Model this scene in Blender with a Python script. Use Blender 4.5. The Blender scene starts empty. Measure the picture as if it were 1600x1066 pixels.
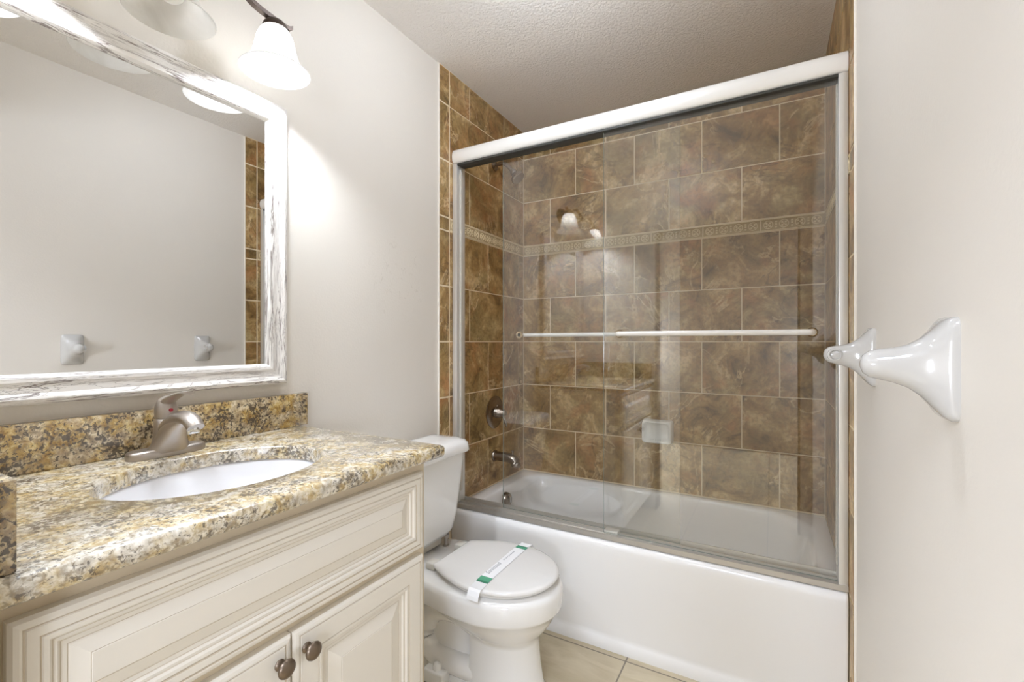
import bpy, bmesh, math, random
from mathutils import Vector, Matrix
random.seed(7)
sc = bpy.context.scene
COL = sc.collection
PI = math.pi

# ------------------------------------------------------------ camera, world, exposure
cam_d = bpy.data.cameras.new('camera')
cam_d.sensor_fit = 'HORIZONTAL'; cam_d.sensor_width = 36
cam_d.lens = 717.3 / 1600 * 36
cam_d.shift_y = 1.0 / 1600
cam_d.clip_start = 0.02
cam = bpy.data.objects.new('camera', cam_d); COL.objects.link(cam)
CAM = Vector((1.3175, -2.4668, 1.209))
cam.location = CAM
cam.rotation_euler = (PI / 2, 0, math.radians(29.5405))
sc.camera = cam

wd = bpy.data.worlds.new('ambient_fill'); sc.world = wd; wd.use_nodes = True  # low ambient fill added all round, no daylight source behind it
wn = wd.node_tree.nodes['Background']
wn.inputs[0].default_value = (1.0, 0.965, 0.91, 1)
wn.inputs[1].default_value = 0.3
BULB_STRENGTH = 590.0
def lamp(name, kind, loc, energy, size, col):
    d = bpy.data.lights.new(name, kind); d.energy = energy; d.color = col
    if kind == 'AREA': d.shape = 'DISK'; d.size = size
    else: d.shadow_soft_size = size
    o = bpy.data.objects.new(name, d); COL.objects.link(o); o.location = loc; return o
lamp('hall_fill_light', 'POINT', (2.0, -4.25, 1.1), 76, 0.25, (0.86, 0.96, 1.16))  # unseen fill light added in the hall, no table lamp stands there
lamp('hall_fill_light', 'POINT', (-0.35, -4.25, 1.1), 125, 0.25, (0.86, 0.96, 1.16))  # its added counterpart on the other side of the doorway
lamp('hall_top_fill_light', 'AREA', (1.1, -3.15, 2.46), 22, 0.6, (0.86, 0.96, 1.16))  # overhead fill added in the hall, without a fixture
lamp('room_top_fill_light', 'POINT', (0.72, -1.28, 2.415), 10.0, 0.05, (0.88, 0.97, 1.12))     # unseen fill light added near the ceiling, no fixture there
sc.view_settings.view_transform = 'Standard'
sc.view_settings.look = 'None'
sc.view_settings.gamma = 1
sc.view_settings.use_curve_mapping = False
sc.view_settings.exposure = 0.15
sc.cycles.max_bounces = 14
sc.cycles.diffuse_bounces = 8
sc.cycles.transparent_max_bounces = 16

# ------------------------------------------------------------ key sizes (metres)
W = 1.524          # tile face to tile face
CZ = 2.481         # ceiling
RIM = 0.434        # tub rim
TY = -0.733        # tub front
FRONT = -2.31      # inner face of the door wall
CT = 0.943         # countertop top
TOI_Y = -1.07      # toilet centre line

# ------------------------------------------------------------ node helpers
def srgb(r, g, b):
    f = lambda c: (c / 255 / 12.92) if c / 255 <= 0.04045 else ((c / 255 + 0.055) / 1.055) ** 2.4
    return (f(r), f(g), f(b), 1)

class NT:
    def __init__(s, name):
        s.m = bpy.data.materials.new(name); s.m.use_nodes = True
        s.t = s.m.node_tree; s.n = s.t.nodes
        s.b = s.n['Principled BSDF']; s.out = s.n['Material Output']
    def add(s, typ, **kw):
        nd = s.n.new(typ)
        for k, v in kw.items(): setattr(nd, k, v)
        return nd
    def link(s, a, b): s.t.links.new(a, b)
    def coord(s, scale=(1, 1, 1), loc=(0, 0, 0), rot=(0, 0, 0)):
        tc = s.add('ShaderNodeTexCoord'); mp = s.add('ShaderNodeMapping')
        mp.inputs['Scale'].default_value = scale; mp.inputs['Location'].default_value = loc
        mp.inputs['Rotation'].default_value = rot
        s.link(tc.outputs['Object'], mp.inputs['Vector']); return mp.outputs[0]
    def noise(s, vec, scale, detail=4, rough=0.55, dist=0.0):
        nd = s.add('ShaderNodeTexNoise'); nd.inputs['Scale'].default_value = scale
        nd.inputs['Detail'].default_value = detail; nd.inputs['Roughness'].default_value = rough
        nd.inputs['Distortion'].default_value = dist
        if vec is not None: s.link(vec, nd.inputs['Vector'])
        return nd.outputs['Fac']
    def ramp(s, fac, stops, interp='LINEAR'):
        nd = s.add('ShaderNodeValToRGB'); cr = nd.color_ramp; cr.interpolation = interp
        while len(cr.elements) < len(stops): cr.elements.new(0.5)
        for e, (p, c) in zip(cr.elements, stops):
            e.position = p; e.color = c if not isinstance(c, (int, float)) else (c, c, c, 1)
        s.link(fac, nd.inputs[0]); return nd.outputs[0]
    def mix(s, fac, a, b, mode='MIX'):
        nd = s.add('ShaderNodeMix', data_type='RGBA', blend_type=mode)
        for i, v in ((0, fac), (6, a), (7, b)):
            if isinstance(v, bpy.types.NodeSocket): s.link(v, nd.inputs[i])
            else: nd.inputs[i].default_value = v
        return nd.outputs[2]
    def math(s, op, a, b=0.0):
        nd = s.add('ShaderNodeMath', operation=op)
        for i, v in ((0, a), (1, b)):
            if isinstance(v, bpy.types.NodeSocket): s.link(v, nd.inputs[i])
            else: nd.inputs[i].default_value = v
        return nd.outputs[0]
    def bump(s, h, strength, dist=0.002):
        nd = s.add('ShaderNodeBump'); nd.inputs['Strength'].default_value = strength
        nd.inputs['Distance'].default_value = dist
        s.link(h, nd.inputs['Height']); s.link(nd.outputs[0], s.b.inputs['Normal'])
    def base(s, c):
        if isinstance(c, bpy.types.NodeSocket): s.link(c, s.b.inputs['Base Color'])
        else: s.b.inputs['Base Color'].default_value = c
    def set(s, **kw):
        for k, v in kw.items(): s.b.inputs[k.replace('_', ' ')].default_value = v

def plain(name, c, rough=0.5, metal=0.0, spec=0.5, coat=0.0):
    t = NT(name); t.base(c); t.set(Roughness=rough, Metallic=metal)
    t.b.inputs['Specular IOR Level'].default_value = spec
    t.b.inputs['Coat Weight'].default_value = coat
    return t.m

# ------------------------------------------------------------ materials
def mat_paint(name, col, bump=0.25, scale=140):
    t = NT(name); v = t.coord()
    big = t.noise(v, 2.2, 3)
    t.base(t.mix(big, col, tuple(c * 0.95 for c in col[:3]) + (1,)))
    t.set(Roughness=0.62)
    h = t.noise(v, scale, 3, 0.5)
    t.bump(h, bump, 0.0015); return t.m

def mat_paint_left():
    t = NT('left_wall_paint'); v = t.coord()
    col = srgb(221, 215, 205)
    big = t.noise(v, 2.2, 3)
    base = t.mix(big, col, tuple(c * 0.95 for c in col[:3]) + (1,))
    # handling smudges beside the mirror
    tc = t.add('ShaderNodeTexCoord')
    dist = t.add('ShaderNodeVectorMath', operation='DISTANCE'); dist.inputs[1].default_value = (0, -1.08, 1.46)
    t.link(tc.outputs['Object'], dist.inputs[0])
    near = t.ramp(t.math('DIVIDE', dist.outputs['Value'], 0.2), [(0.1, 1.0), (1.0, 0.0)])
    sp = t.ramp(t.noise(v, 38, 3, 0.6, 1.0), [(0.60, 0.0), (0.70, 1.0)])
    base = t.mix(t.math('MULTIPLY', t.math('MULTIPLY', near, sp), 0.35), base, srgb(150, 135, 112))
    t.base(base); t.set(Roughness=0.6)
    t.bump(t.noise(v, 130, 3, 0.5), 0.3, 0.0015); return t.m

def mat_ceiling():
    t = NT('textured_ceiling_paint'); v = t.coord()
    t.base(srgb(244, 240, 235)); t.set(Roughness=0.8)
    h = t.ramp(t.noise(v, 95, 4, 0.6, 0.4), [(0.35, 0.0), (0.62, 1.0)])
    t.bump(h, 0.75, 0.003); return t.m

def mat_tile(name='slate_look_tile', streak=False):
    t = NT(name)
    geo = t.add('ShaderNodeNewGeometry')
    tc = t.add('ShaderNodeTexCoord')
    off = t.add('ShaderNodeVectorMath', operation='SCALE'); off.inputs[0].default_value = (37.0, 53.0, 71.0)
    t.link(geo.outputs['Random Per Island'], off.inputs['Scale'])
    ad = t.add('ShaderNodeVectorMath', operation='ADD')
    t.link(tc.outputs['Object'], ad.inputs[0]); t.link(off.outputs[0], ad.inputs[1])
    v = ad.outputs[0]
    n1 = t.noise(v, 6.5, 9, 0.68, 0.8)
    c1 = t.ramp(n1, [(0.33, srgb(96, 70, 36)), (0.43, srgb(148, 115, 68)), (0.53, srgb(178, 146, 95)), (0.62, srgb(212, 184, 136))])
    n2 = t.noise(v, 4.0, 5, 0.6, 0.8)
    c2 = t.mix(t.ramp(n2, [(0.46, 0.0), (0.62, 0.5)]), c1, t.ramp(n1, [(0.34, srgb(110, 96, 56)), (0.62, srgb(176, 160, 112))]))       # greenish clouds
    n3 = t.noise(v, 5.5, 4, 0.6, 0.6)
    c3 = t.mix(t.ramp(n3, [(0.52, 0.0), (0.68, 0.55)]), c2, srgb(182, 124, 76))        # rust clouds
    nv = t.noise(v, 2.6, 7, 0.58, 1.0)
    vein = t.ramp(t.math('ABSOLUTE', t.math('SUBTRACT', nv, 0.5)), [(0.0, 1.0), (0.005, 0.9), (0.014, 0.0)])
    nm = t.ramp(t.noise(v, 4.5, 2), [(0.43, 0.0), (0.55, 1.0)])
    veinm = t.math('MULTIPLY', vein, nm)
    c4 = t.mix(t.math('MULTIPLY', veinm, 0.75), c3, srgb(224, 198, 154))
    nd = t.noise(v, 3.0, 6, 0.58, 1.0)
    dv = t.ramp(t.math('ABSOLUTE', t.math('SUBTRACT', nd, 0.48)), [(0.0, 1.0), (0.006, 0.9), (0.017, 0.0)])
    c5 = t.mix(t.math('MULTIPLY', t.math('MULTIPLY', dv, nm), 0.55), c4, srgb(90, 66, 36))
    fine = t.noise(v, 60, 4, 0.6)
    c6 = t.mix(t.ramp(fine, [(0.36, 0.35), (0.54, 0.0)]), c5, srgb(92, 70, 42))
    tone = t.ramp(geo.outputs['Random Per Island'], [(0.0, srgb(236, 232, 226)), (1.0, srgb(255, 255, 255))])
    t.base(t.mix(1.0, c6, tone, 'MULTIPLY'))
    t.set(Roughness=0.36)
    h = t.math('ADD', t.math('MULTIPLY', veinm, 0.6), t.noise(v, 14, 6, 0.6, 1.0))
    t.bump(h, 0.5, 0.005); return t.m

def mat_granite(name, stops, greyness, dark, dark_w):
    t = NT(name); v = t.coord()
    n1 = t.noise(v, 70, 5, 0.62, 0.6)
    base = t.ramp(n1, stops)
    grey = t.ramp(n1, [(0.35, srgb(164, 156, 140)), (0.6, srgb(226, 220, 208))])
    base = t.mix(t.ramp(t.noise(v, 22, 4, 0.6), [(0.42, 0.0), (0.58, greyness)]), base, grey)
    wgt = t.noise(v, 20, 3, 0.6)
    n3 = t.noise(v, 105, 4, 0.62, 0.4)
    g = t.ramp(t.math('ADD', n3, t.math('MULTIPLY', wgt, 0.3)), [(0.67, 0.0), (0.75, 0.65)])
    c = t.mix(g, base, srgb(124, 108, 82))
    n2 = t.noise(v, 140, 4, 0.62, 0.4)
    d = t.ramp(t.math('ADD', n2, t.math('MULTIPLY', wgt, 0.5)), [(dark, 0.0), (dark + 0.045, dark_w)])
    c = t.mix(d, c, srgb(62, 52, 44))
    t.base(c); t.set(Roughness=0.22); t.b.inputs['Specular IOR Level'].default_value = 0.8
    t.b.inputs['Coat Weight'].default_value = 0.8; t.b.inputs['Coat Roughness'].default_value = 0.25
    return t.m

def mat_frame(name, along):
    # whitewashed carved wood, grain runs along the member
    t = NT(name)
    sc_ = (30, 2.2, 30) if along == 'y' else (30, 30, 2.2)
    v = t.coord(sc_)
    n = t.noise(v, 1.0, 5, 0.6, 2.0)
    ln = t.ramp(t.math('ABSOLUTE', t.math('SUBTRACT', n, 0.54)), [(0.0, 1.0), (0.008, 0.8), (0.022, 0.0)])
    lm = t.math('ABSOLUTE', t.math('SUBTRACT', n, 0.44)); ln_b = t.ramp(lm, [(0.0, 1.0), (0.012, 0.0)])
    v2 = t.coord((75, 6, 75) if along == 'y' else (75, 75, 6), loc=(3, 1, 2))
    n2 = t.noise(v2, 1.0, 3, 0.6, 1.4)
    ln2 = t.ramp(n2, [(0.57, 0.0), (0.70, 1.0)])
    wood = t.math('MAXIMUM', t.math('MAXIMUM', t.math('MULTIPLY', ln, 0.95), t.math('MULTIPLY', ln_b, 0.6)), t.math('MULTIPLY', ln2, 0.45))
    t.base(t.mix(wood, srgb(228, 224, 218), srgb(120, 106, 100)))
    t.set(Roughness=0.55)
    t.bump(t.math('SUBTRACT', 1.0, wood), 0.5, 0.0025); return t.m

def mat_floor():
    t = NT('cream_floor_tile')
    tc = t.add('ShaderNodeTexCoord')
    sep = t.add('ShaderNodeSeparateXYZ'); t.link(tc.outputs['Object'], sep.inputs[0])
    def gr(s, o, period):
        a = t.math('DIVIDE', t.math('ADD', s, o), period)
        fr = t.math('ABSOLUTE', t.math('SUBTRACT', t.math('FRACT', a), 0.5))
        return t.math('GREATER_THAN', fr, 0.5 - 0.0028 / period)
    g = t.math('MAXIMUM', gr(sep.outputs[0], 10 * 0.457 - 0.836 , 0.457), gr(sep.outputs[1], 10 * 0.457 + 0.745, 0.457))
    v = t.coord((1.4, 5, 1)); n = t.noise(v, 3, 5, 0.6, 1.0)
    c = t.ramp(n, [(0.3, srgb(184, 170, 140)), (0.7, srgb(206, 194, 168))])
    t.base(t.mix(g, c, srgb(122, 112, 98))); t.set(Roughness=0.3)
    t.bump(t.math('SUBTRACT', 1.0, g), 0.4, 0.002); return t.m

def mat_brushed(name, c, rough=0.3):
    t = NT(name); v = t.coord((400, 6, 60))
    n = t.noise(v, 1, 2)
    t.base(c); t.set(Metallic=1.0)
    t.link(t.ramp(n, [(0.3, rough * 0.8), (0.7, rough * 1.25)]), t.b.inputs['Roughness']); return t.m

def mat_glass():
    # clear flat glass pane: Fresnel mirror reflection over straight-through transmission
    t = NT('clear_glass')
    t.n.remove(t.b)
    geo = t.add('ShaderNodeNewGeometry')
    ior = t.add('ShaderNodeMix', data_type='FLOAT')
    t.link(geo.outputs['Backfacing'], ior.inputs[0])
    ior.inputs[2].default_value = 1.85; ior.inputs[3].default_value = 1 / 1.85
    fr = t.add('ShaderNodeFresnel'); t.link(ior.outputs[0], fr.inputs['IOR'])
    tr = t.add('ShaderNodeBsdfTransparent'); tr.inputs[0].default_value = (0.992, 0.997, 0.993, 1)
    gl = t.add('ShaderNodeBsdfGlossy'); gl.inputs['Roughness'].default_value = 0.0
    mx = t.add('ShaderNodeMixShader')
    t.link(fr.outputs[0], mx.inputs[0]); t.link(tr.outputs[0], mx.inputs[1]); t.link(gl.outputs[0], mx.inputs[2])
    t.link(mx.outputs[0], t.out.inputs['Surface']); return t.m

def mat_shade(name):
    # alabaster glass that lets lamp light through
    t = NT(name); t.n.remove(t.b)
    v = t.coord((1, 1, 1)); n = t.noise(v, 9, 4, 0.6, 1.5)
    col = t.ramp(n, [(0.3, srgb(236, 234, 230)), (0.7, srgb(250, 249, 246))])
    df = t.add('ShaderNodeBsdfDiffuse'); tl = t.add('ShaderNodeBsdfTranslucent'); gl = t.add('ShaderNodeBsdfGlossy')
    gl.inputs['Roughness'].default_value = 0.15
    t.link(col, df.inputs[0]); t.link(col, tl.inputs[0])
    m1 = t.add('ShaderNodeMixShader'); m1.inputs[0].default_value = 0.8
    t.link(df.outputs[0], m1.inputs[1]); t.link(tl.outputs[0], m1.inputs[2])
    m2 = t.add('ShaderNodeMixShader'); m2.inputs[0].default_value = 0.05
    t.link(m1.outputs[0], m2.inputs[1]); t.link(gl.outputs[0], m2.inputs[2])
    t.link(m2.outputs[0], t.out.inputs['Surface']); return t.m

def mat_emit(name, c, s):
    t = NT(name); t.base((0.8, 0.8, 0.8, 1)); t.set(Emission_Color=c, Emission_Strength=s); return t.m

M = {}
M['paint'] = mat_paint('right_wall_paint', srgb(221, 215, 205))
M['paint_left'] = mat_paint_left()
M['hall'] = mat_paint('hall_wall_paint', srgb(150, 140, 126))
M['trim'] = plain('added_dark_lining', srgb(120, 108, 92), 0.5)
M['ceiling'] = mat_ceiling()
M['tile'] = mat_tile()
M['grout'] = plain('cream_grout', srgb(226, 210, 180), 0.8)
M['caulk'] = plain('white_caulk', srgb(236, 230, 220), 0.5)
M['border'] = plain('border_tile_ground', srgb(178, 158, 122), 0.45)
M['relief'] = plain('border_tile_relief', srgb(222, 206, 170), 0.4)
M['granite'] = mat_granite('speckled_granite_glare_paled', [(0.34, srgb(152, 126, 80)), (0.45, srgb(186, 162, 114)), (0.54, srgb(208, 192, 154)), (0.66, srgb(228, 218, 196))], 0.85, 0.80, 0.75)  # same stone as the splashes, lightened to stand for glare on its top
M['granite_gold'] = mat_granite('speckled_gold_granite', [(0.34, srgb(124, 92, 40)), (0.45, srgb(166, 134, 74)), (0.54, srgb(190, 162, 102)), (0.66, srgb(216, 196, 146))], 0.45, 0.78, 0.9)
M['frame_h'] = mat_frame('whitewashed_wood_level', 'y')
M['frame_v'] = mat_frame('whitewashed_wood_upright', 'z')
M['floor'] = mat_floor()
M['porcelain'] = plain('white_porcelain', srgb(238, 237, 234), 0.08, coat=0.5)
M['bowlwhite'] = plain('white_sink_porcelain', srgb(238, 238, 240), 0.1)
M['seat'] = plain('white_seat_plastic', srgb(230, 228, 224), 0.12)
M['tub'] = plain('white_tub_enamel', srgb(238, 237, 235), 0.14, coat=0.3)
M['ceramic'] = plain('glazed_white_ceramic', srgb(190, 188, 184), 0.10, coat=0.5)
M['dish'] = plain('glazed_dish_ceramic', srgb(240, 241, 239), 0.1)
M['cabinet'] = plain('antique_white_paint', srgb(224, 218, 206), 0.42)
M['glaze'] = plain('umber_groove_glaze', srgb(196, 184, 164), 0.5)
M['cabinet_in'] = plain('cabinet_frame_paint', srgb(208, 194, 168), 0.5)
M['nickel'] = mat_brushed('brushed_nickel', srgb(186, 178, 170), 0.40)
M['chrome'] = plain('chrome', srgb(220, 220, 220), 0.08, 1.0)
M['satin'] = plain('satin_silver_aluminium', srgb(242, 240, 236), 0.34, 0.15)
M['alu'] = plain('bright_aluminium', srgb(228, 227, 223), 0.3, 0.5)
M['track'] = plain('grey_aluminium', srgb(196, 192, 184), 0.36, 0.7)
M['rubber'] = plain('dark_gasket', srgb(60, 60, 56), 0.6)
M['knob'] = plain('aged_pewter', srgb(128, 114, 100), 0.36, 1.0)
M['bronze'] = plain('dark_bronze', srgb(74, 62, 54), 0.42, 0.6)
M['brass'] = plain('pale_gold_cap', srgb(206, 184, 150), 0.25, 1.0)
M['mirror'] = plain('silvered_glass', (0.80, 0.80, 0.79, 1), 0.0, 1.0)
M['glass'] = mat_glass()
M['glass_edge'] = plain('polished_glass_edge', srgb(146, 158, 150), 0.15)
M['shower_nickel'] = plain('satin_nickel', srgb(158, 146, 134), 0.26, 1.0)
M['shade'] = mat_shade('alabaster_glass')
M['bulb'] = mat_emit('lit_bulb', (0.90, 0.97, 1.08, 1), BULB_STRENGTH)
M['bulb_off'] = plain('frosted_bulb', srgb(240, 238, 232), 0.3)
M['paper'] = plain('white_paper', srgb(240, 240, 240), 0.7)
M['green'] = plain('green_print', srgb(86, 160, 126), 0.7)
M['greendark'] = plain('dark_green_print', srgb(60, 128, 98), 0.7)
M['ink'] = plain('grey_ink', srgb(150, 152, 156), 0.7)
M['red'] = plain('red_dot', srgb(170, 30, 50), 0.3)
M['clear'] = plain('pale_bolt_plastic', srgb(206, 202, 192), 0.3)

# ------------------------------------------------------------ mesh helpers
def nbm(): return bmesh.new()

def box(bm, a, b, bev=0.0, seg=2, mat=0):
    x0, y0, z0 = a; x1, y1, z1 = b
    r = bmesh.ops.create_cube(bm, size=1)
    vs = r['verts']
    for v in vs:
        v.co = Vector(((x0 + x1) / 2 + v.co.x * (x1 - x0), (y0 + y1) / 2 + v.co.y * (y1 - y0), (z0 + z1) / 2 + v.co.z * (z1 - z0)))
    fs = set(f for v in vs for f in v.link_faces)
    for f in fs: f.material_index = mat
    if bev > 0:
        es = list(set(e for v in vs for e in v.link_edges))
        bmesh.ops.bevel(bm, geom=es, offset=bev, segments=seg, affect='EDGES', profile=0.5)

def loft(bm, rings, cap0=True, cap1=True, closed=True, mats=None):
    vr = [[bm.verts.new(p) for p in r] for r in rings]
    n = len(rings[0])
    for i in range(len(vr) - 1):
        for k in range(n if closed else n - 1):
            k2 = (k + 1) % n
            try:
                f = bm.faces.new((vr[i][k], vr[i][k2], vr[i + 1][k2], vr[i + 1][k]))
                if mats: f.material_index = mats[i]
            except ValueError: pass
    if cap0: bm.faces.new(list(reversed(vr[0])))
    if cap1:
        f = bm.faces.new(vr[-1])
        if mats: f.material_index = mats[-1]
    return vr

def axis_frame(d):
    d = Vector(d).normalized()
    up = Vector((0, 0, 1)) if abs(d.z) < 0.95 else Vector((0, 1, 0))
    s = d.cross(up).normalized(); u = s.cross(d).normalized()
    return d, s, u

def lathe(bm, origin, axis, prof, n=32, cap0=True, cap1=True, mats=None):
    """prof: (distance along the axis, radius)"""
    o = Vector(origin); d, s, u = axis_frame(axis)
    rings = [[o + d * t + (s * math.cos(2 * PI * k / n) + u * math.sin(2 * PI * k / n)) * max(r, 1e-5) for k in range(n)] for t, r in prof]
    loft(bm, rings, cap0, cap1, mats=mats)

def tube(bm, pts, rad, n=16, ry=None, cap=True, up=None):
    """round or oval (ry) tube through pts; rad a number or list"""
    pts = [Vector(p) for p in pts]; rings = []
    for i, p in enumerate(pts):
        d = (pts[min(i + 1, len(pts) - 1)] - pts[max(i - 1, 0)]).normalized()
        if up is not None:
            s = d.cross(Vector(up)).normalized(); u = s.cross(d).normalized()
        else:
            _, s, u = axis_frame(d)
        r = rad[i] if isinstance(rad, (list, tuple)) else rad
        q = r if ry is None else (ry[i] if isinstance(ry, (list, tuple)) else ry)
        rings.append([p + s * (r * math.cos(2 * PI * k / n)) + u * (q * math.sin(2 * PI * k / n)) for k in range(n)])
    loft(bm, rings, cap, cap)

def smooth_path(pts, n=8):
    pts = [Vector(p) for p in pts]; out = []
    for i in range(len(pts) - 1):
        p0 = pts[max(i - 1, 0)]; p1 = pts[i]; p2 = pts[i + 1]; p3 = pts[min(i + 2, len(pts) - 1)]
        for k in range(n):
            t = k / n
            out.append(0.5 * ((2 * p1) + (-p0 + p2) * t + (2 * p0 - 5 * p1 + 4 * p2 - p3) * t * t + (-p0 + 3 * p1 - 3 * p2 + p3) * t ** 3))
    out.append(pts[-1]); return out

def obj(name, bm, mats, parent=None, angle=38, smooth=True, kind=None):
    bmesh.ops.recalc_face_normals(bm, faces=bm.faces[:])
    me = bpy.data.meshes.new(name)
    off = Vector((0, 0, 0)); p = parent
    while p is not None: off += p.location; p = p.parent
    for v in bm.verts: v.co -= off
    bm.to_mesh(me); bm.free()
    for m in (mats if isinstance(mats, (list, tuple)) else [mats]): me.materials.append(M[m] if isinstance(m, str) else m)
    if smooth:
        me.polygons.foreach_set('use_smooth', [True] * len(me.polygons))
        me.set_sharp_from_angle(angle=math.radians(angle))
    o = bpy.data.objects.new(name, me); COL.objects.link(o)
    if parent is not None: o.parent = parent
    if kind: o['kind'] = kind
    return o

def thing(name, label, cat, loc, group=None):
    o = bpy.data.objects.new(name, None); COL.objects.link(o)
    o.empty_display_size = 0.05
    o.location = loc; o['label'] = label; o['category'] = cat
    if group: o['group'] = group
    return o

def tag(o, label, cat, group=None):
    o['label'] = label; o['category'] = cat
    if group: o['group'] = group
    return o

def superellipse(cx, cy, a, b, e, n):
    out = []
    for k in range(n):
        t = 2 * PI * k / n; c, s = math.cos(t), math.sin(t)
        out.append((cx + a * math.copysign(abs(c) ** (2 / e), c), cy + b * math.copysign(abs(s) ** (2 / e), s)))
    return out

def rrect(x0, x1, y0, y1, r, n=8):
    """rounded rectangle, counter-clockwise"""
    if not isinstance(r, (list, tuple)): r = [r] * 4
    out = []
    for (cx, cy, rr, a0) in ((x1 - r[0], y0 + r[0], r[0], -PI / 2), (x1 - r[1], y1 - r[1], r[1], 0),
                             (x0 + r[2], y1 - r[2], r[2], PI / 2), (x0 + r[3], y0 + r[3], r[3], PI)):
        for k in range(n + 1):
            a = a0 + PI / 2 * k / n
            out.append((cx + rr * math.cos(a), cy + rr * math.sin(a)))
    return out

def text_mesh(s, size, shear=0.0):
    cu = bpy.data.curves.new('lettering', 'FONT'); cu.body = s; cu.size = size; cu.shear = shear
    cu.align_x = 'CENTER'; cu.align_y = 'CENTER'; cu.extrude = 0.0001
    ob = bpy.data.objects.new('lettering', cu); COL.objects.link(ob)
    dg = bpy.context.evaluated_depsgraph_get(); dg.update()
    me = bpy.data.meshes.new_from_object(ob.evaluated_get(dg))
    bm = bmesh.new(); bm.from_mesh(me)
    bpy.data.objects.remove(ob); bpy.data.curves.remove(cu); bpy.data.meshes.remove(me)
    return bm

# ============================================================ THE ROOM
HX0, HX1, HY = -0.9, 3.2, -4.6      # hall behind the doorway
bm = nbm(); box(bm, (HX0, HY, -0.08), (HX1, 0.12, 0.0))
obj('floor', bm, 'floor', smooth=False, kind='structure')
bm = nbm(); box(bm, (HX0, HY, CZ), (HX1, 0.12, CZ + 0.08))
obj('ceiling', bm, 'ceiling', smooth=False, kind='structure')
PX = -0.008; RX = W + 0.008
bm = nbm(); box(bm, (-0.13, FRONT - 0.11, 0), (PX, 0.12, CZ))
wall_left = obj('wall_left', bm, 'paint_left', smooth=False, kind='structure')
bm = nbm(); box(bm, (RX, FRONT - 0.11, 0), (RX + 0.12, 0.12, CZ))
wall_right = obj('wall_right', bm, 'paint', smooth=False, kind='structure')
bm = nbm(); box(bm, (PX, 0.008, 0), (RX, 0.12, CZ))
wall_back = obj('wall_back', bm, 'grout', smooth=False, kind='structure')
DX0, DX1, DZ = 0.585, 1.47, 1.995
bm = nbm()
box(bm, (PX, FRONT - 0.11, 0), (DX0, FRONT, CZ)); box(bm, (DX1, FRONT - 0.11, 0), (RX, FRONT, CZ))
box(bm, (DX0, FRONT - 0.11, DZ), (DX1, FRONT, CZ))
wall_front = obj('wall_front', bm, 'paint_left', smooth=False, kind='structure')
bm = nbm()
box(bm, (DX0, FRONT - 0.108, 0), (DX0 + 0.012, FRONT - 0.002, DZ)); box(bm, (DX1 - 0.012, FRONT - 0.108, 0), (DX1, FRONT - 0.002, DZ))
box(bm, (DX0 + 0.012, FRONT - 0.108, DZ - 0.012), (DX1 - 0.012, FRONT - 0.002, DZ))
obj('trim_1', bm, 'trim', smooth=False, kind='structure')  # unseen lining boards added, kept dark to dim the doorway's reflection in the glass
bm = nbm(); box(bm, (HX0, HY - 0.1, 0), (HX1, HY, CZ))
for a, b in (((HX0 - 0.1, HY, 0), (HX0, FRONT - 0.11, CZ)), ((HX1, HY, 0), (HX1 + 0.1, FRONT - 0.11, CZ)),
             ((RX, FRONT - 0.11, 0), (HX1, FRONT, CZ)), ((HX0, FRONT - 0.11, 0), (-0.13, FRONT, CZ))): box(bm, a, b)
obj('wall_hall', bm, 'hall', smooth=False, kind='structure')

# ---- tile surround: grid positions shared by the three walls
H0 = 1.209; P = 0.2585; B = 0.0625
ZR = [RIM, H0 - 2 * P, H0 - P, H0, H0 + P, H0 + 2 * P]                # rows below the border
ZB = (H0 + 2 * P, H0 + 2 * P + B)                                     # border course
ZT = [ZB[1], ZB[1] + 0.2625, ZB[1] + 0.525, CZ]                       # rows above
ROWS = [(ZR[i], ZR[i + 1], i % 2 == 0) for i in range(5)] + [(ZT[0], ZT[1], False), (ZT[1], ZT[2], True), (ZT[2], ZT[3], False)]
# rows: A B A B A | border | B A B   (A and B break joint by half a tile)
ROWS = [(a, b, (i in (0, 2, 4, 6))) for i, (a, b, _) in enumerate(ROWS)]
G = 0.0026; TT = 0.007; TW = 0.337

def cuts(lo, hi, start, step):
    xs = [lo]; x = start
    while x < lo + 0.02: x += step
    while x < hi - 0.02: xs.append(x); x += step
    xs.append(hi); return list(zip(xs[:-1], xs[1:]))

def motif(bm, place, c, z, s):
    """one carved ornament of the border: ring, four petals, boss (place maps along, up, out)"""
    def disc(a, u, r, h, n=12, r2=None):
        r2 = r2 or r
        rings = [[place(a + r * f * math.cos(2 * PI * k / n), u + r2 * f * math.sin(2 * PI * k / n), hh) for k in range(n)] for f, hh in ((1, 0), (0.8, h), (0.3, h * 1.2))]
        loft(bm, rings, False, True)
    disc(c, z, s * 0.2, 0.002)
    for k in range(4):
        a = PI / 4 + k * PI / 2
        disc(c + s * 0.52 * math.cos(a), z + s * 0.52 * math.sin(a), s * 0.24, 0.0018)
    n = 20
    rings = [[place(c + s * r * math.cos(2 * PI * k / n), z + s * r * math.sin(2 * PI * k / n), h) for k in range(n)] for r, h in ((0.82, 0), (0.88, 0.0018), (0.98, 0.0018), (1.04, 0))]
    loft(bm, rings, False, False)

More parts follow.
